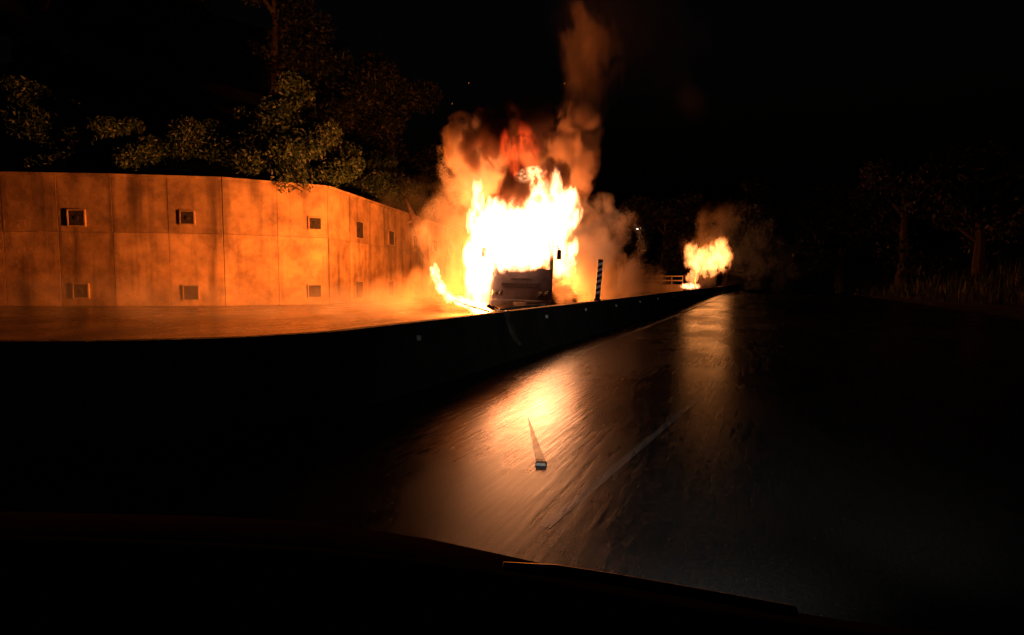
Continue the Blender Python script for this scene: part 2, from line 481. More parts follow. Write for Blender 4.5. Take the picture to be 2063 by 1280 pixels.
rng = random.Random(5)
for i in range(len(joints) - 1):
    a, b = joints[i], joints[i + 1]
    t = (b - a).normalized(); n = Vector((t.y, -t.x, 0))      # towards the road
    if n.dot(Vector((0, 0, 0)) - a) < 0: n = -n
    wl = (b - a).length
    rz = math.atan2(t.y, t.x)
    sgn = 1 if n.dot(Vector((-t.y, t.x, 0))) > 0 else -1

    def put(m, name, mat, loc):
        o = m.build(name, mat, wall); wall_inv(o); o.location = loc; o.rotation_euler = (0, 0, rz); return o
    # backing
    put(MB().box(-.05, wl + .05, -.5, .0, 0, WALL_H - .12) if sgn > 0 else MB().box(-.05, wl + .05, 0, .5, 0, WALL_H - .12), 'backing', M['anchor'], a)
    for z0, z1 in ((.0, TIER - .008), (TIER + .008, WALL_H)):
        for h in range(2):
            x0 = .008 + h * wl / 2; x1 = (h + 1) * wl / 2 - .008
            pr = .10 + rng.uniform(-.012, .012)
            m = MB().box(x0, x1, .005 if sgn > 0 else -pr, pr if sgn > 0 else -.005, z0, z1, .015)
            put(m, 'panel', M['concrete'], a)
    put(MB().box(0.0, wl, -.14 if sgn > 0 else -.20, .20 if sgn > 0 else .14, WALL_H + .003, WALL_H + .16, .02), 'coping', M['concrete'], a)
    # anchor heads: square concrete collar with a plate coloured dark for recess shade and a steel cap
    for z in ZA:
        c = wl * (.86 if i == len(left) - 1 else .70) + rng.uniform(-.1, .1)
        s = (.40 if i < len(left) else .58) + rng.uniform(-.04, .04); zz_ = z + rng.uniform(-.06, .06)
        lo_, hi_ = sorted((.112 * sgn, .24 * sgn)); b_ = .055
        fr = MB()
        fr.box(c - s, c + s, lo_, hi_, zz_ - s, zz_ - s + b_); fr.box(c - s, c + s, lo_, hi_, zz_ + s - b_, zz_ + s)
        fr.box(c - s, c - s + b_, lo_, hi_, zz_ - s + b_, zz_ + s - b_); fr.box(c + s - b_, c + s, lo_, hi_, zz_ - s + b_, zz_ + s - b_)
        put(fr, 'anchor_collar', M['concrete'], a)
        yy = sorted((.113 * sgn, .215 * sgn)); put(MB().box(c - s + b_, c + s - b_, yy[0], yy[1], zz_ - s + b_, zz_ + s - b_), 'anchor_plate', M['recess_shade'], a)
        put(MB().tube([(c, .215 * sgn, zz_), (c, .25 * sgn, zz_), (c, .27 * sgn, zz_)], [.13, .12, .06], 10), 'anchor_cap', M['char'], a)

# ------------------------------------------------------------------ hillside above the wall
v = []; f = []
NB = 16
hp = [Vector(j) for j in joints]
for i, j in enumerate(hp):
    t = (hp[min(i + 1, len(hp) - 1)] - hp[max(i - 1, 0)]).normalized(); n = Vector((-t.y, t.x, 0))
    if n.dot(j) < 0: n = -n
    for k in range(NB):
        d = .25 + (k / (NB - 1)) ** 1.4 * 70
        z = WALL_H - .25 + d * .52 + 1.2 * mnoise.noise(Vector((j.x * .15, j.y * .15, d * .2)))* min(1, d / 4)
        q = j + n * d; v.append((q.x, q.y, z))
for i in range(len(hp) - 1):
    for k in range(NB - 1):
        f.append((i * NB + k, i * NB + k + 1, (i + 1) * NB + k + 1, (i + 1) * NB + k))
o = MB().add(v, f).build('hillside', M['soil'], None, True)
tag(o, 'dark overgrown hillside above the retaining wall', 'hill', kind='structure')


def hill_z(p):
    best = None
    for i in range(len(hp)):
        for k in range(NB):
            a = v[i * NB + k]; d = (a[0] - p.x) ** 2 + (a[1] - p.y) ** 2
            if best is None or d < best[0]: best = (d, a[2])
    return best[1]


# far bank on the right of our carriageway
v2 = []; f2 = []
for i in range(26):
    s = 8 + i * 11
    for k in range(9):
        off = 15 + k * 5.5
        z = -.05 + max(0, k - .2) * 1.7 + .8 * mnoise.noise(Vector((s * .06, off * .1, 2.2)))
        q = road_pt(s, off + 3 * math.sin(s * .05)); v2.append((q.x, q.y, z if k else -.07))
for i in range(25):
    for k in range(8):
        f2.append((i * 9 + k, i * 9 + k + 1, (i + 1) * 9 + k + 1, (i + 1) * 9 + k))
tag(MB().add(v2, f2).build('right_bank', M['soil'], None, True), 'dark earth bank beyond the right edge of the road', 'hill', kind='structure')


gr = np.random.default_rng(9); gv = []; gf = []
for i in range(14000):
    s_ = gr.uniform(14, 130); o_ = gr.uniform(15.2, 34); kk = (o_ - 15) / 5.5
    q = road_pt(s_, o_ + 3 * math.sin(s_ * .05)); z = -.05 + max(0, kk - .2) * 1.7 - .25
    h_ = gr.uniform(.35, 1.1); a_ = gr.uniform(0, 6.28); w_ = gr.uniform(.04, .10); dx, dy = math.cos(a_), math.sin(a_)
    n0 = len(gv); gv += [(q.x - dx * w_, q.y - dy * w_, z), (q.x + dx * w_, q.y + dy * w_, z), (q.x + gr.normal() * .2, q.y + gr.normal() * .2, z + h_ + .3)]; gf.append((n0, n0 + 1, n0 + 2))
me = bpy.data.meshes.new('grass'); me.from_pydata(gv, [], gf); me.materials.append(M['leaf']); me.update()
tag(link(bpy.data.objects.new('grass', me)), 'dark rough grass on the bank right of the road', 'grass', kind='stuff')


# ------------------------------------------------------------------ trees
def tree_mesh(seed, h, r, nleaf, bush=False, lsize=.16):
    rg = random.Random(seed); tr = MB()
    tips = []
    pts = []; x = y = 0.0
    for i in range(6):
        pts.append((x, y, h * .75 * i / 5)); x += rg.uniform(-.12, .12) * r * .4; y += rg.uniform(-.12, .12) * r * .4
    r0 = .05 * h if not bush else .03 * h
    tr.tube(pts, [r0 * (1 - i * .15) for i in range(6)], 7)
    for i in range(14 if not bush else 10):
        a = Vector(pts[rg.choice((1, 2, 3, 4, 5)) if not bush else rg.choice((0, 1, 2, 3, 4))])
        th = rg.uniform(0, 6.283); up = rg.uniform(-.25 if bush else .1, .8)
        e = a + Vector((math.cos(th), math.sin(th), up)) * r * rg.uniform(.55, 1.0)
        mdl = (a + e) / 2 + Vector((rg.uniform(-.1, .1), rg.uniform(-.1, .1), .12)) * r
        tr.tube([a, mdl, e], [r0 * .35, r0 * .22, r0 * .08], 5)
        tips += [e, mdl, (e + mdl) / 2]
    tips.append(Vector(pts[-1]) + Vector((0, 0, h * .2)))
    rnp = np.random.default_rng(seed)
    cl = np.array([[q[0], q[1], q[2]] for q in tips])
    idx = rnp.integers(0, len(cl), nleaf)
    spread = rnp.uniform(.18, .52, len(cl))[idx] * r
    dirv = rnp.normal(size=(nleaf, 3)); dirv /= np.linalg.norm(dirv, axis=1)[:, None]
    c = cl[idx] + dirv * (spread * rnp.uniform(.2, 1, nleaf) ** .6)[:, None] * np.array([1, 1, .75])
    u = rnp.normal(size=(nleaf, 3)); u[:, 2] -= .5; u /= np.linalg.norm(u, axis=1)[:, None]
    w_ = np.cross(u, rnp.normal(size=(nleaf, 3))); w_ /= np.linalg.norm(w_, axis=1)[:, None]
    ls = (lsize * rnp.uniform(.6, 1.5, nleaf))[:, None]
    vv = np.stack([c - u * ls, c + w_ * ls * .38, c + u * ls, c - w_ * ls * .38], 1).reshape(-1, 3)
    ff = np.arange(nleaf * 4).reshape(-1, 4)
    me = bpy.data.meshes.new('crown'); me.from_pydata(vv.tolist(), [], ff.tolist()); me.update()
    mt = bpy.data.meshes.new('trunk'); mt.from_pydata(tr.v, [], tr.f); mt.update(); mt.materials.append(M['bark'])
    return mt, me


KINDS = {}


def tree(kind, loc, rz, sc, name, label, cat, group, leafmat):
    if kind not in KINDS:
        KINDS[kind] = tree_mesh(*kind[0:4], bush=kind[4], lsize=kind[5])
        KINDS[kind][1].materials.append(M[leafmat])
    mt, me = KINDS[kind]
    r = empty(name, loc, rz); r.scale = (sc, sc, sc)
    tag(r, label, cat, group)
    link(bpy.data.objects.new('trunk', mt), r); link(bpy.data.objects.new('crown', me), r)
    return r


def hill_at(x, y_any, Y):
    p = at(x, y_any, Y); return Vector((p.x, p.y, hill_z(p) - .15))


def wall_at(x, back):
    d = ray(x, 480); best = None
    for i in range(len(joints) - 1):
        a, b = joints[i], joints[i + 1]; e = b - a
        den = d.x * e.y - d.y * e.x
        if abs(den) < 1e-9: continue
        t = (a.x * e.y - a.y * e.x) / den; u = (a.x * d.y - a.y * d.x) / den
        if t > 0 and -.001 <= u <= 1.001:
            n = Vector((-e.y, e.x, 0)).normalized()
            if n.dot(a) < 0: n = -n
            q = Vector((d.x * t, d.y * t, 0)) + n * back
            return Vector((q.x, q.y, WALL_H - .45 + back * .5))
    return hill_at(x, 400, 36)


BUSH = [(11, 3.4, 2.5, 13000, True, .12), (12, 4.0, 2.8, 15000, True, .12), (13, 2.9, 2.4, 12000, True, .11)]
TALL = [(21, 11.0, 4.4, 14000, False, .22), (22, 13.0, 5.0, 16000, False, .23)]
blist = [(655, 36.5, 1.05, 'bushy shrub above the bend of the retaining wall'),
         (700, 38.5, 1.15, 'broad olive lit shrub above the wall, just right of its bend'),
         (748, 41, 1.0, 'shrub with drooping leaves above the middle of the wall'),
         (795, 45, .95, 'small shrub where the wall top starts to dip into smoke'),
         (845, 50, 1.1, 'dim shrub above the wall close to the left smoke'),
         (890, 56, 1.1, 'shrub half hidden by the smoke left of the bus'),
         (600, 36, 1.0, 'shrub above the wall just left of its bend'),
         (500, 34.5, .9, 'low shrub in the middle above the left stretch of wall'),
         (380, 33.5, .95, 'shrub above the left stretch of wall, third from the picture edge'),
         (240, 33, .85, 'shrub above the left stretch of wall, second from the picture edge'),
         (90, 32, .9, 'shrub above the wall nearest the left picture edge')]
for i, (x, Y, s, lab) in enumerate(blist):
    tree(BUSH[i % 3], wall_at(x, 1.7 + .9 * (i % 3)), i * 1.3, s, 'shrub', lab, 'shrub', 'shrubs along the top of the wall', 'leaf')
tlist = [(690, 55, 1.0, 'tall dim tree on the hillside above the anchor wall'),
         (790, 62, 1.05, 'tall dark tree on the hillside left of the smoke'),
         (880, 72, .95, 'dark hillside tree directly left of the flames'),
         (560, 52, .9, 'dark tree on the hillside above the wall bend'),
         (330, 50, .9, 'dark tree on the hill above the left stretch of wall'),
         (110, 48, .9, 'dark tree on the hill nearest the left picture edge')]
for i, (x, Y, s, lab) in enumerate(tlist):
    tree(TALL[i % 2], hill_at(x, 400, Y), i * 1.1, s, 'tree', lab, 'tree', 'trees on the dark hillside', 'leaf2')
rlist = [(1250, 118, 1.3, 'dark tree far behind the striped post'), (1335, 105, 1.3, 'dark tree behind the second fire, to its left'),
         (1460, 110, 1.35, 'dark tree behind the second fire, to its right'),
         (1570, 85, 1.25, 'dark tree on the right bank, first to the right of the second fire'),
         (1690, 70, 1.2, 'dark tree in the middle of the right bank'),
         (1820, 58, 1.1, 'dark tree on the right bank, second from the right picture edge'),
         (1975, 50, 1.1, 'dark tree on the right bank nearest the right picture edge')]
for i, (x, Y, s, lab) in enumerate(rlist):
    p = at(x, 560, Y); o_ = (p - Vector((B0, 0, 0))).dot(RN)
    z = -.05 + max(0, (o_ - 16) / 5.5) * 1.7 if o_ > 15 else -.06
    tree(TALL[i % 2], (p.x, p.y, max(-.06, z - .6)), i * 2.1, s, 'tree', lab, 'tree', 'dark trees along the right side', 'leaf2')
# leaning trunk shape standing in for a firelit smoke streak before the wall
b0, b1 = at(868, 560, 44), at(818, 402, 45.5)
lt = empty('leaning_streak', (b0.x, b0.y, 0)); tag(lt, 'pinkish lit streak before the wall left of the smoke, shaped as a bare leaning trunk', 'lit streak')
q = lambda a: (a.x - b0.x, a.y - b0.y, a.z)
MB().tube([(.6, 0, 0), q(at(872, 575, 44)), q(at(856, 500, 44.4)), q(at(836, 445, 45)), q(at(818, 402, 45.5))], [.42, .40, .36, .28, .12], 9).build('trunk', M['pale_streak'], lt, True)
MB().tube([q(at(836, 445, 45)), q(at(818, 450, 45.2)), q(at(806, 428, 45.6))], [.16, .12, .05], 6).build('branch', M['pale_streak'], lt, True)

# ------------------------------------------------------------------ the burning bus
BY = 22.0
bc = at(1047, 560, BY)
BUS_W = 2.5
bus = empty('burning_bus', (bc.x, bc.y, 0)); bus.rotation_euler = (0, R(1.6), -R(3.2))
tag(bus, 'burning bus seen from its dark sooty front, windscreen and roof full of flames', 'bus')
HW = BUS_W / 2; BL = 9.6; BT = 3.25; BELT = 1.93


def rr_ring(hw, z0, z1, y, rc=.18, n=4):
    pts = []
    for cx, cz, a0 in ((hw - rc, z1 - rc, 0), (-hw + rc, z1 - rc, 90), (-hw + rc * .5, z0 + rc * .5, 180), (hw - rc * .5, z0 + rc * .5, 270)):
        r_ = rc if a0 < 180 else rc * .5
        for k in range(n + 1):
            a = R(a0 + 90 * k / n); pts.append((cx + r_ * math.cos(a), y, cz + r_ * math.sin(a)))
    return pts


# lower front mask, slightly bowed
fr = MB(); rings = []
for t_, yb in ((0, .0), (1, .0)):
    pass
NX = 13
v = []; f = []
zs = [.62, .80, 1.0, 1.3, 1.6, 1.80, BELT]
for z in zs:
    for i in range(NX):
        u = -1 + 2 * i / (NX - 1)
        v.append((u * HW, .14 * abs(u) ** 3 + .03 * (z - 1), z + .015 * math.sin(i * 2.1) * (z > 1.9)))
nz_ = len(zs)
for k in range(nz_ - 1):
    for i in range(NX - 1): f.append((k * NX + i, k * NX + i + 1, (k + 1) * NX + i + 1, (k + 1) * NX + i))
nb = len(v)
v += [(a, b + .06, c) for a, b, c in v]
f += [tuple(i + nb for i in q_[::-1]) for q_ in f[:]]
front = MB().add(v, f).build('front_panel', M['buspaint'], bus, True)
MB().box(-HW * .62, HW * .62, -.012, .03, 1.18, 1.36, .01).build('grille', M['char'], front)
for i in range(4): MB().box(-HW * .6, HW * .6, -.022, -.013, 1.195 + i * .042, 1.212 + i * .042).build('grille_bar', M['buspaint'], front)
MB().box(-.42, .42, -.02, .03, 1.50, 1.56, .01).build('trim_strip', M['bumper'], front)
bmp = MB(); v = []; f = []
for z, o_ in ((.30, .03), (.36, -.04), (.60, -.07), (.68, -.03)):
    for i in range(NX):
        u = -1 + 2 * i / (NX - 1); v.append((u * (HW + .01), o_ + .16 * abs(u) ** 3, z))
for k in range(3):
    for i in range(NX - 1): f.append((k * NX + i, k * NX + i + 1, (k + 1) * NX + i + 1, (k + 1) * NX + i))
nb = len(v); v += [(a, b + .12, c) for a, b, c in v]; f += [tuple(i + nb for i in q_[::-1]) for q_ in f[:]]
bump_o = MB().add(v, f).build('bumper', M['bumper'], bus, True)
MB().box(-.26, .26, -.085, -.075, .44, .58).build('number_plate', M['ash'], bump_o)
for s in (-1, 1):
    hl = MB().box(s * .92 - .22, s * .92 + .22, .01, .10, .82, 1.04, .03).build('headlight', M['bumper'], bus)
    MB().tube([(s * .92 - .09, .012, .93), (s * .92 - .09, -.012, .93)], [.085, .07], 14).build('lamp', M['lens'], hl, True)
    MB().tube([(s * .92 + .11, .012, .93), (s * .92 + .11, -.010, .93)], [.065, .055], 12).build('lamp', M['lens'], hl, True)
    # side wall below the windows, and posts
    MB().box(s * HW - .03, s * HW + .03, .16, BL, .45, 1.55, .01).build('side_panel', M['burnt_paint'], bus)
    for y_ in (.20, 1.6, 3.1, 4.6, 6.1, 7.6, 9.5):
        MB().box(s * HW - .04, s * HW + .035, y_ - .06, y_ + .06, 1.55, BT - .28, .01).build('window_post', M['char'], bus)
    MB().box(s * HW - .05, s * HW + .04, .16, BL, BT - .30, BT - .12, .015).build('roof_rail', M['char'], bus)
    # mirror on its arm
    mr = MB().tube([(s * (HW - .02), .12, 2.85), (s * (HW + .16), -.16, 2.86), (s * (HW + .24), -.22, 2.70)], .03, 6).build('mirror', M['char'], bus)
    MB().box(s * (HW + .24) - .09, s * (HW + .24) + .09, -.29, -.19, 2.32, 2.70, .025).build('mirror_head', M['char'], mr)
    MB().tube([(s * .18, .0, 1.95), (s * .55, -.03, 2.1), (s * .78, .04, 2.45)], [.02, .015, .01], 6).build('wiper', M['char'], bus)
    for y_ in (2.3, 7.4):
        t_ = MB().tube([(s * (HW - .32), y_, .48), (s * (HW - .04), y_, .48)], .48, 20).build('wheel', M['tyre'], bus)
        MB().tube([(s * (HW - .06), y_, .48), (s * (HW - .02), y_, .48)], [.27, .22], 14).build('rim', M['steel'], t_)
# windscreen frame, roof skeleton
MB().tube([(-HW + .05, .12, BELT), (-HW + .09, .22, 2.6), (-HW + .2, .34, BT - .14)], .06, 7).build('windscreen_pillar', M['char'], bus)
MB().tube([(HW - .05, .12, BELT), (HW - .09, .22, 2.6), (HW - .2, .34, BT - .14)], .06, 7).build('windscreen_pillar', M['char'], bus)
MB().tube([(0, .02, BELT), (.03, .12, 2.6), (0, .26, BT - .14)], .03, 6).build('windscreen_divider', M['char'], bus)
MB().box(-HW + .15, HW - .15, .22, .42, BT - .22, BT - .04, .03).build('windscreen_header', M['char'], bus)
for y_ in (.5, 2.4, 4.2, 6.0, 7.8, 9.4):
    MB().tube([(-HW + .05, y_, BT - .15), (-HW * .6, y_, BT + .02), (HW * .6, y_, BT + .02), (HW - .05, y_, BT - .15)], .045, 6).build('roof_rib', M['char'], bus)
MB().box(-HW + .05, HW - .05, 4.4, BL, BT + .03, BT + .07, .01).build('roof_sheet', M['char'], bus)
MB().box(-HW + .04, HW - .04, .25, BL, .62, .74, .01).build('floor', M['char'], bus)
MB().box(-HW, HW, BL - .03, BL + .05, .45, BT - .1, .02).build('rear_panel', M['char'], bus)
MB().box(-.95, .95, .30, .75, 1.3, 1.86, .05).build('dashboard', M['seat'], bus)
for r_ in range(5):
    for s in (-1, 1):
        MB().box(s * .68 - .4, s * .68 + .4, 1.7 + r_ * 1.4, 1.86 + r_ * 1.4, 1.1, 1.95, .04).build('seat', M['seat'], bus)


# ------------------------------------------------------------------ fire and smoke
def hull(seed, rough=.10, sub=3):
    bm = bmesh.new(); bmesh.ops.create_icosphere(bm, subdivisions=sub, radius=1.0)
    for q_ in bm.verts:
        k = 1 + rough * mnoise.fractal(q_.co * 1.7 + Vector((seed * 3.3, seed, 0)), 1, 2, 3)
        q_.co *= k
    return MB().bm(bm)


def puff(name, parent, px, Y, rad, mat, seed, tilt=0.0, lean=0.0):
    c = at(px[0], px[1], Y) if len(px) == 2 else Vector(px)
    o = hull(seed).build(name, mat, parent, True)
    o.matrix_parent_inverse = Matrix.Translation(-parent.location)
    o.location = c; o.scale = rad; o.rotation_euler = (lean, tilt, 0)
    return o


def lamp(name, parent, pos, power, col, size):
    l = bpy.data.lights.new(name, 'POINT'); l.energy = power; l.color = col; l.shadow_soft_size = size
    o = bpy.data.objects.new(name, l); link(o, parent)
    o.matrix_parent_inverse = Matrix.Translation(-parent.location); o.location = pos
    return o


FCOL = (1.0, .215, .028)
C0, C1, C2 = (1.0, .08, .008), (1.0, .22, .045), (1.0, .42, .18)
FM = {
    'core': flame_mat('flame_core', 12.0, 2.0, .55, 3.2, 4.5, .0, 2.6, 1, C0, C1, C2),
    'edge': flame_mat('flame_edge', 5.0, 2.2, .5, 1.7, 7.0, .35, 3.5, 2, C0, C1, C2),
    'tongue': flame_mat('flame_tongue', 6.0, 2.6, .4, 2.6, 4.5, .25, 3.2, 3, C0, C1, C2),
    'fine': flame_mat('flame_fine', 11, 3.4, .35, 2.6, 4.5, .30, 3.2, 9, C0, C1, C2),
    'lick': flame_mat('flame_lick', 9, 4.0, 1.3, 1.2, 7.0, .35, 3.0, 10, C0, C1, C2),
    'red': flame_mat('flame_red', 1.5, 1.5, .5, 2.2, 6.0, .30, 2.0, 4, (1, .015, .003), (1, .032, .006), (1, .08, .012)),
    'glow': flame_mat('flame_glow', .45, .9, .6, 1.6, 2.5, .2, 1.4, 5, (1, .16, .02), (1, .28, .05), (1, .36, .08)),
    'far': flame_mat('flame_far', 2.0, 1.1, .5, 2.4, 5.0, .30, 3.2, 6, (1, .07, .006), (1, .2, .03), (1, .34, .085)),
    'low': flame_mat('flame_low', 14, 4.2, .8, 2.4, 5.0, .25, 3.0, 7, C0, C1, C2),
}
SM = {
    'lit': smoke_mat('smoke_lit', .70, (.50, .45, .44), .8, .8, 1.7, 4.6, .30, 1.7, 1, detail=5),
    'soft': smoke_mat('smoke_soft', .16, (.62, .58, .58), .7, .8, 1.8, 4.2, .25, 1.6, 8),
    'wisp': smoke_mat('smoke_wisp', .20, (.55, .42, .34), .75, .5, 2.0, 5.5, .35, 1.6, 2, detail=5),
    'ground': smoke_mat('smoke_ground', .04, (.62, .58, .58), .4, 1.2, 1.6, 3.4, .15, 1.4, 11, detail=2),
    'haze': smoke_mat('smoke_haze', .014, (.6, .52, .46), .3, .6, 1.6, 3.0, .25, 1.4, 7, detail=3),
    'thick': smoke_mat('smoke_thick', 1.3, (.42, .29, .22), .95, .8, 2.0, 5.5, .25, 2.6, 3, detail=5),
    'dark': smoke_mat('smoke_dark', 4.4, (.10, .055, .045), 1.2, .7, 1.9, 6.0, .30, 2.4, 4, detail=5),
    'far': smoke_mat('smoke_far', .20, (.62, .58, .58), .3, .8, 1.6, 3.4, .25, 1.4, 6, detail=3),
}

fire = empty('bus_fire', (bc.x, bc.y, 1.9))
tag(fire, 'tall white hot fire bursting from the windscreen and roof of the bus', 'fire')
FY = BY - .1
puff('flame', fire, (1040, 478), FY + .7, (1.95, 1.25, 1.4), FM['core'], 1)
puff('flame', fire, (1000, 474), FY + .3, (1.2, 1.0, 1.3), FM['core'], 2)
puff('flame', fire, (1090, 465), FY + .4, (1.2, 1.0, 1.5), FM['core'], 3)
puff('flame', fire, (968, 520), FY + .2, (.75, .7, 1.7), FM['core'], 14, R(-3))
puff('flame', fire, (963, 585), FY - .1, (.62, .6, 1.25), FM['tongue'], 4, R(-3))
puff('flame', fire, (963, 408), FY + .2, (.30, .35, 1.25), FM['fine'], 5, R(-2))
puff('flame', fire, (1108, 412), FY + .8, (1.1, .8, 1.2), FM['edge'], 6, R(14))
puff('flame', fire, (1143, 425), FY + 1.0, (.6, .6, 1.4), FM['tongue'], 7, R(4))
puff('flame', fire, (1130, 520), FY + 1.8, (.95, 1.0, 1.1), FM['edge'], 8)
puff('flame', fire, (1040, 530), FY - .35, (1.4, .35, .42), FM['fine'], 9)
puff('flame', fire, (1020, 428), FY + .6, (1.0, .6, .85), FM['edge'], 10)
puff('flame', fire, (1046, 305), FY - .9, (.9, .5, 1.2), FM['red'], 11)

puff('flame', fire, (1068, 352), FY - .6, (.75, .35, .36), FM['lick'], 12, R(-10))
puff('flame', fire, (1050, 480), FY + 3.0, (3.2, 2.2, 3.6), FM['glow'], 13)
for k, (x, y, rx, rz, tl) in enumerate(((952, 455, .22, .8, -10), (985, 425, .26, .75, 6), (1008, 418, .24, .6, -12), (1066, 412, .26, .6, 16), (1083, 392, .28, .95, -6),
                                        (1103, 410, .22, .5, 14), (1122, 380, .24, 1.0, -5), (1148, 402, .2, .7, 12), (1160, 440, .2, .6, 22), (1152, 500, .24, .6, 14),
                                        (946, 520, .24, .8, -6), (950, 570, .24, .8, -10), (1014, 532, .28, .45, 0), (1080, 526, .3, .38, 0))):
    puff('flame', fire, (x, y), FY + .1 + .25 * (k % 3), (rx * 1.4, .35, rz), FM['fine'], 80 + k, R(tl))
lamp('fire_light', fire, at(1045, 440, BY + .9), 550, FCOL, 1.2)
lamp('fire_light', fire, Vector((at(950, 590, BY + .8).x, BY + .8, 1.05)), 24000, FCOL, .4)
lamp('fire_light', fire, Vector((bc.x - 1.9, BY + 7.5, 1.2)), 9000, FCOL, .4)
lamp('fire_light', fire, Vector((bc.x + 2.1, BY + 4.5, 1.2)), 4000, FCOL, .35)

# burning bent debris to the left of the bus
gy = BY - .6
deb = empty('burning_debris', at(930, 612, gy)); tag(deb, 'bent strip of burning wreckage lying left of the bus behind the barrier', 'wreckage')
inv = Matrix.Translation(-deb.location)
pts = [at(872, 538, gy + 1.2), at(884, 570, gy + .8), at(900, 597, gy + .4), at(935, 613, gy + .1), at(985, 628, gy)]
o = MB().tube(pts, [.03, .04, .05, .05, .04], 7).build('bent_strip', M['char'], deb, True); o.matrix_parent_inverse = inv
for (x, y, r_, s_, tl) in ((877, 550, (.24, .25, .5), 21, R(-14)), (889, 580, (.26, .25, .42), 25, R(-25)), (906, 600, (.36, .28, .3), 22, R(30)), (930, 608, (.5, .3, .26), 26, R(24)), (950, 616, (.62, .3, .3), 23, R(20)), (972, 622, (.5, .3, .34), 24, R(12))):
    puff('flame', deb, (x, y), gy + .15, r_, FM['low'], s_, tl)

# smoke round the bus fire
sm = empty('bus_smoke', (bc.x + .5, bc.y + 3, .1)); tag(sm, 'orange lit smoke billowing around and above the burning bus', 'smoke', kind='stuff')
puff('smoke_puff', sm, (925, 505), BY + 4.4, (2.7, 2.4, 3.6), SM['soft'], 31, R(-8))
puff('smoke_puff', sm, (955, 350), BY + 2.2, (1.7, 1.8, 2.6), SM['lit'], 32, R(-18))
puff('smoke_puff', sm, (1145, 320), BY + 2.6, (1.5, 1.6, 2.5), SM['thick'], 33, R(8))
puff('smoke_puff', sm, (1060, 345), BY + 3.2, (2.6, 1.8, 2.2), SM['thick'], 34)
puff('smoke_puff', sm, (1195, 500), BY + 3.6, (2.6, 2.2, 2.7), SM['lit'], 35, R(-18))
puff('smoke_puff', sm, (1150, 570), BY + 2.4, (1.3, .9, 1.3), SM['lit'], 49)
puff('smoke_puff', sm, (1205, 570), BY + 4.2, (2.5, 1.8, 1.9), SM['lit'], 36, R(6))
puff('smoke_puff', sm, (1262, 572), BY + 11, (3.4, 2.0, 2.0), SM['lit'], 45, R(14))
puff('smoke_puff', sm, (1170, 215), BY + 3.0, (1.3, 1.3, 2.6), SM['wisp'], 37, R(14))
puff('smoke_puff', sm, (945, 290), BY + 2.0, (1.4, 1.3, 1.5), SM['thick'], 56, R(-20))
puff('smoke_puff', sm, (1165, 262), BY + 2.4, (1.2, 1.2, 1.5), SM['thick'], 57, R(10))
puff('smoke_puff', sm, (1190, 110), BY + 3.4, (1.7, 1.5, 2.8), SM['wisp'], 43, R(-8))
puff('smoke_puff', sm, (1300, 60), BY + 5, (5.5, 2.5, 4.4), SM['haze'], 38, R(40))
puff('smoke_puff', sm, (870, 590), BY + 5.0, (3.4, 2.6, 1.5), SM['wisp'], 39)
puff('smoke_puff', sm, (775, 598), BY + 9.0, (4.0, 2.4, 1.3), SM['wisp'], 46)
for k, (x, y, Yg, r_) in enumerate(((800, 606, BY + 6, (5.0, 3.0, 1.3)), (700, 618, BY + 1, (5.0, 3.0, 1.1)), (520, 618, BY - 2, (6.5, 3.0, 1.2)), (200, 612, BY - 2, (7.5, 3.0, 1.3)), (850, 470, BY + 14, (4.0, 3.0, 4.0)))):
    puff('smoke_puff', sm, (x, y), Yg, r_, SM['ground'], 90 + k)
puff('dark_smoke', sm, (1084, 404), BY - .5, (.26, .2, .3), SM['dark'], 47)
puff('dark_smoke', sm, (1108, 402), BY - .5, (.24, .2, .28), SM['dark'], 48)
puff('dark_smoke', sm, (1036, 378), BY - .7, (.9, .6, 1.25), SM['dark'], 40)
puff('dark_smoke', sm, (985, 285), BY - .2, (1.4, .7, 1.5), SM['dark'], 41, R(-14))
puff('dark_smoke', sm, (1060, 250), BY - .2, (1.7, .8, 1.3), SM['dark'], 44)
puff('dark_smoke', sm, (1112, 355), BY + .3, (.9, .6, .9), SM['dark'], 42)

# ------------------------------------------------------------------ second burning vehicle (lorry) far along the opposite road
TY = 66.0
tc = at(1421, 575, TY)
tk = empty('burning_lorry', (tc.x, tc.y, 0), -R(22)); tag(tk, 'distant burning lorry behind the barrier at the right, mostly flames', 'lorry')
MB().box(-1.2, 1.2, -.1, 1.7, .75, 2.0, .12).build('cab', M['burnt_paint'], tk)
MB().box(-1.15, 1.15, .1, 1.7, 2.0, 2.9, .15).build('cab_top', M['char'], tk)
MB().box(-1.25, 1.25, -.2, .0, .42, .74, .05).build('bumper', M['bumper'], tk)
MB().box(-1.0, 1.0, .02, .08, 2.05, 2.7, .02).build('windscreen_shade', M['recess_shade'], tk)  # solid slab coloured dark for the shade inside an empty windscreen
MB().box(-1.25, 1.25, 2.0, 8.0, 1.1, 3.4, .06).build('cargo_box', M['burnt_paint'], tk)
MB().box(-.5, .5, .2, 8.0, .6, 1.0, .03).build('chassis', M['char'], tk)
for s in (-1, 1):
    for y_ in (.9, 5.4, 6.6):
        MB().tube([(s * .85, y_, .48), (s * 1.2, y_, .48)], .48, 16).build('wheel', M['tyre'], tk)
    MB().box(s * .85 - .2, s * .85 + .2, -.14, -.08, .85, 1.05, .02).build('headlight', M['lens'], tk)
tf = empty('lorry_fire', (tc.x, tc.y, 1.0)); tag(tf, 'smaller fire in the distance at the right, above the barrier', 'fire')
puff('flame', tf, (1424, 527), TY - .4, (2.3, 1.6, 2.3), FM['far'], 51)
puff('flame', tf, (1396, 520), TY - .8, (1.3, 1.1, 2.3), FM['far'], 52, R(-8))
puff('flame', tf, (1450, 515), TY, (1.8, 1.4, 2.6), FM['far'], 53)
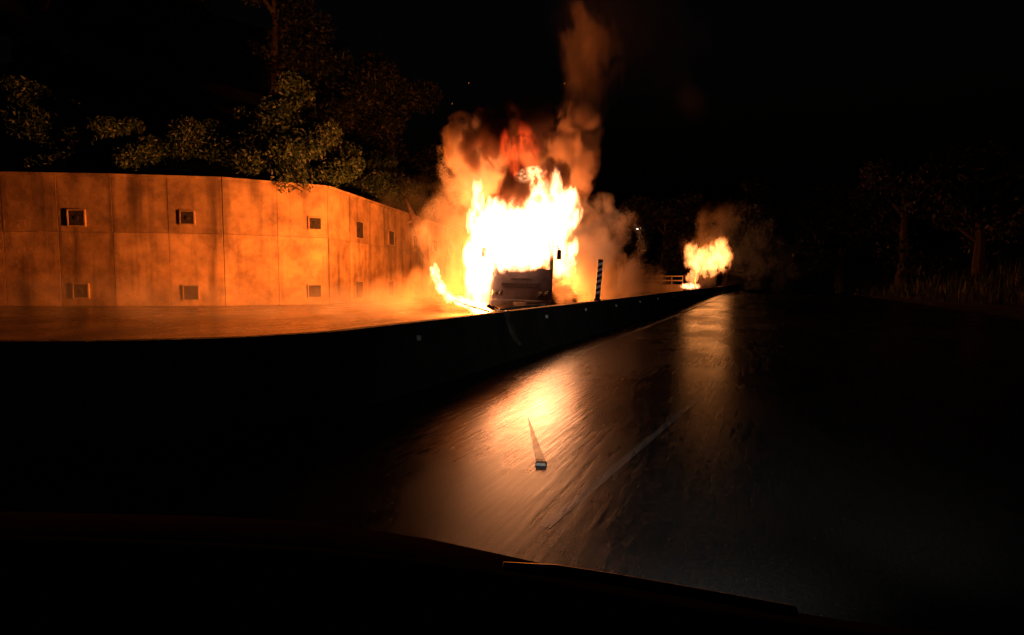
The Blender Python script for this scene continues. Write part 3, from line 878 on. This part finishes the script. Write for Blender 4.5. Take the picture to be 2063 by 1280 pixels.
puff('flame', tf, (1394, 558), TY - .8, (.9, .8, 1.0), FM['far'], 54)
puff('flame', tf, (1390, 577), TY - 1.2, (1.5, .9, .5), FM['edge'], 55)
lamp('fire_light', tf, Vector((tc.x - 2.0, TY + 1.0, 1.1)), 7000, FCOL, .5)
s2 = empty('lorry_smoke', (tc.x, tc.y, .1)); tag(s2, 'thin orange smoke drifting right from the distant burning lorry', 'smoke', kind='stuff')
puff('smoke_puff', s2, (1475, 500), TY + 4, (7, 4, 7), SM['far'], 61)
puff('smoke_puff', s2, (1580, 530), TY + 5, (9, 4, 4.5), SM['far'], 62)

# ------------------------------------------------------------------ small things
# torn sheet metal hanging over the barrier
tp = on(1000, 628, BH); st = (tp - Vector((B0, 0, 0))).dot(RD)
t0 = road_pt(st, 0, BH)
sh = empty('torn_metal_sheet', t0); sh.rotation_euler = (0, 0, math.atan2(RD.y, RD.x))
tag(sh, 'torn crumpled strip of metal hanging over the barrier below the bus', 'wreckage')
v = []; f = []
PROFS = [(.25, .02, .10), (.12, .01, .035), (0, .0, .012), (-.11, 0, .008), (-.14, .02, -.15), (-.20, .05, -.34), (-.26, .09, -.52), (-.30, .15, -.62)]
for k, (o_, dx, z) in enumerate(PROFS):
    wv = .16 - .012 * k
    for i in range(4):
        u = -1 + 2 * i / 3
        v.append((dx + u * wv + .02 * math.sin(k * 2.3 + i), o_ - .012 * (i % 2), z + .03 * math.sin(i * 2 + k) * (k > 3 or k == 0)))
for k in range(len(PROFS) - 1):
    for i in range(3): f.append((k * 4 + i, k * 4 + i + 1, (k + 1) * 4 + i + 1, (k + 1) * 4 + i))
nb = len(v); v += [(a, b - .004, c + .008) for a, b, c in v]; f += [tuple(i + nb for i in q_[::-1]) for q_ in f[:]]
MB().add(v, f).build('strip', M['sheet'], sh)
hlp = MB().tube([(.1, .05, .03), (.9, .02, .05), (1.9, .0, .045), (2.6, .02, .03)], [.025, .03, .03, .02], 6).build('highlight_rail', M['ash'], sh)  # pale rail added to draw the bright lit top of the barrier

# raised road stud
sp = on(1090, 936, 0)
stud = empty('road_stud', (sp.x, sp.y, 0), math.atan2(RD.y, RD.x) - math.pi / 2 + R(18)); stud.scale = (.82, .82, .82); tag(stud, 'small white raised reflector stud on the wet road in front of the fire reflection', 'road stud')
MB().loft([[(-.055, -.05, .002), (.055, -.05, .002), (.055, .05, .002), (-.055, .05, .002)], [(-.048, -.036, .030), (.048, -.036, .030), (.045, .026, .030), (-.045, .026, .030)]]).build('body', M['postblack'], stud)
MB().loft([[(-.048, -.054, .004), (.048, -.054, .004), (.042, -.0415, .027), (-.042, -.0415, .027)], [(-.048, -.0505, .004), (.048, -.0505, .004), (.042, -.038, .027), (-.042, -.038, .027)]]).build('reflector_face', M['white'], stud)

# darker, rougher tapered patch leading up to the stud
a_, b_, c_ = on(1063, 838, 0), on(1078, 926, 0), on(1100, 926, 0); zz = Vector((0, 0, .004))
tp_ = []; zz = Vector((0, 0, .002))
for k in range(9):
    u = k / 8; wv = .012 * math.sin(k * 2.7) * u
    tp_ += [a_.lerp(b_, u) + zz + Vector((wv, 0, 0)), a_.lerp(c_, u) + zz + Vector((wv * .4 - .006 * u, 0, 0))]
tag(MB().add(tp_, [(2 * k, 2 * k + 1, 2 * k + 3, 2 * k + 2) for k in range(8)]).build('dark_wedge', M['rougher_asphalt']), 'dark tapered patch on the road behind the white stud', 'road marking', kind='structure')

# far parapet with two rails left of the second fire
g0, g1 = at(1290, 562, 76), at(1376, 564, 71)
pr_ = empty('bridge_parapet', (g0.x, g0.y, 0)); tag(pr_, 'low parapet with two pale rails left of the distant fire', 'railing')
L_ = Vector((g1.x - g0.x, g1.y - g0.y, 0)); ll = L_.length; pr_.rotation_euler = (0, 0, math.atan2(L_.y, L_.x))
MB().box(0, ll, -.15, .15, -.06, 1.0, .02).build('parapet', M['barrier'], pr_)
for z in (1.42, 2.0): MB().box(0, ll, -.06, .06, z, z + .16, .02).build('rail', M['galv'], pr_)
for i in range(5):
    x_ = .1 + (ll - .2) * i / 4; MB().box(x_ - .05, x_ + .05, .061, .14, 1.0, 2.2).build('rail_post', M['galv'], pr_)

# far double street lamp
lpos = at(1288, 464, 120)
sl = empty('street_lamp', (lpos.x, lpos.y, 0)); tag(sl, 'tiny far street lamp with two white lights right of the smoke', 'street lamp')
MB().tube([(0, 0, 0), (0, 0, lpos.z - .3)], [.14, .08], 8).build('pole', M['steel'], sl)
MB().tube([(-.5, 0, lpos.z - .2), (0, 0, lpos.z - .3), (.5, 0, lpos.z + .2)], .05, 6).build('arm', M['steel'], sl)
MB().box(-.62, -.28, -.2, .2, lpos.z - .45, lpos.z + .3, .06).build('lamp_head', M['lamp'], sl)
MB().box(.38, .66, -.2, .2, lpos.z + .24, lpos.z + .62, .06).build('lamp_head', M['lamp'], sl)

# sparks above the fire
rg = random.Random(3); m = MB()
for i in range(20):
    x = rg.gauss(1050, 70); y = rg.uniform(150, 430); Yd = BY + rg.uniform(-.5, 2); c = at(x, y, Yd); s = rg.uniform(.003, .010)
    m.add([c + Vector((s, 0, 0)), c + Vector((-s, 0, 0)), c + Vector((0, s, 0)), c + Vector((0, -s, 0)), c + Vector((s * .5, 0, s * 1.6)), c - Vector((0, 0, s * 1.6))],
          [(0, 2, 4), (2, 1, 4), (1, 3, 4), (3, 0, 4), (2, 0, 5), (1, 2, 5), (3, 1, 5), (0, 3, 5)])
tag(m.build('sparks', M['spark']), 'tiny glowing sparks rising above the bus fire', 'sparks', kind='stuff')

# ------------------------------------------------------------------ the car we sit in: dashboard, bonnet edge, wiper, headlamps
own = empty('car', (0, 0, 0)); tag(own, 'black dashboard, wiper and bonnet edge of the car along the bottom of the picture', 'car')
edge = [(-420, 1060), (0, 1078), (420, 1092), (640, 1104), (860, 1128), (1031, 1152), (1230, 1188), (1423, 1222), (1700, 1262), (2063, 1300), (2500, 1330)]
v = []; f = []
for i, (x, y) in enumerate(edge):
    e = at(x, y, .62 - .06 * i / 10)
    for dy_, dz_ in ((.012, -.05), (.006, -.008), (0, 0), (-.02, .004), (-.2, -.03), (-.35, -.11), (-.36, -.3)):
        v.append((e.x, e.y + dy_, e.z + dz_))
for i in range(len(edge) - 1):
    for k in range(6): f.append((i * 7 + k, i * 7 + k + 1, (i + 1) * 7 + k + 1, (i + 1) * 7 + k))
MB().add(v, f).build('dashboard', M['dash'], own, True)
# bonnet: gently crowned dark sheet ahead of the windscreen
edge2 = [(-500, 1010), (0, 1030), (420, 1040), (640, 1052), (860, 1085), (1031, 1122), (1230, 1165), (1423, 1204), (1700, 1250), (2200, 1310)]
v = []; f = []
for i, (x, y) in enumerate(edge2):
    e = at(x, y, .95)
    for dy_, dz_ in ((.05, -.12), (.02, -.02), (0, 0), (-.12, .0), (-.28, -.03)):
        v.append((e.x, e.y + dy_, e.z + dz_))
for i in range(len(edge2) - 1):
    for k in range(4): f.append((i * 5 + k, i * 5 + k + 1, (i + 1) * 5 + k + 1, (i + 1) * 5 + k))
MB().add(v, f).build('bonnet', M['bonnet'], own, True)
wpts = [at(1014, 1143, .70), at(1120, 1150, .71), at(1240, 1168, .72), at(1423, 1200, .74), at(1600, 1232, .76)]
wb = MB().tube(wpts, [.007, .008, .008, .008, .008], 8).build('wiper', M['black'], own, True)
for s in (-1, 1):
    l = bpy.data.lights.new('headlamp', 'SPOT'); l.energy = 170; l.color = (1, .93, .85); l.spot_size = R(66); l.spot_blend = 1.0; l.shadow_soft_size = .06
    o = bpy.data.objects.new('headlamp', l); link(o, own)
    o.location = RD * 1.75 + RN * (.45 + s * .6) + Vector((0, 0, .62))
    o.rotation_euler = (RD - RN * .12 + Vector((0, 0, .10))).to_track_quat('-Z', 'Y').to_euler()
l = bpy.data.lights.new('low_beam', 'SPOT'); l.energy = 60; l.color = (1, .93, .85); l.spot_size = R(100); l.spot_blend = .9; l.shadow_soft_size = .05
o = bpy.data.objects.new('low_beam', l); link(o, own)
o.location = RD * 1.75 + RN * -.15 + Vector((0, 0, .55)); o.rotation_euler = (RD - RN * .12 + Vector((0, 0, -.12))).to_track_quat('-Z', 'Y').to_euler()
print('barrier line', BS, B0, 'bus', tuple(bc), 'wall', tuple(wp1), tuple(wp2))
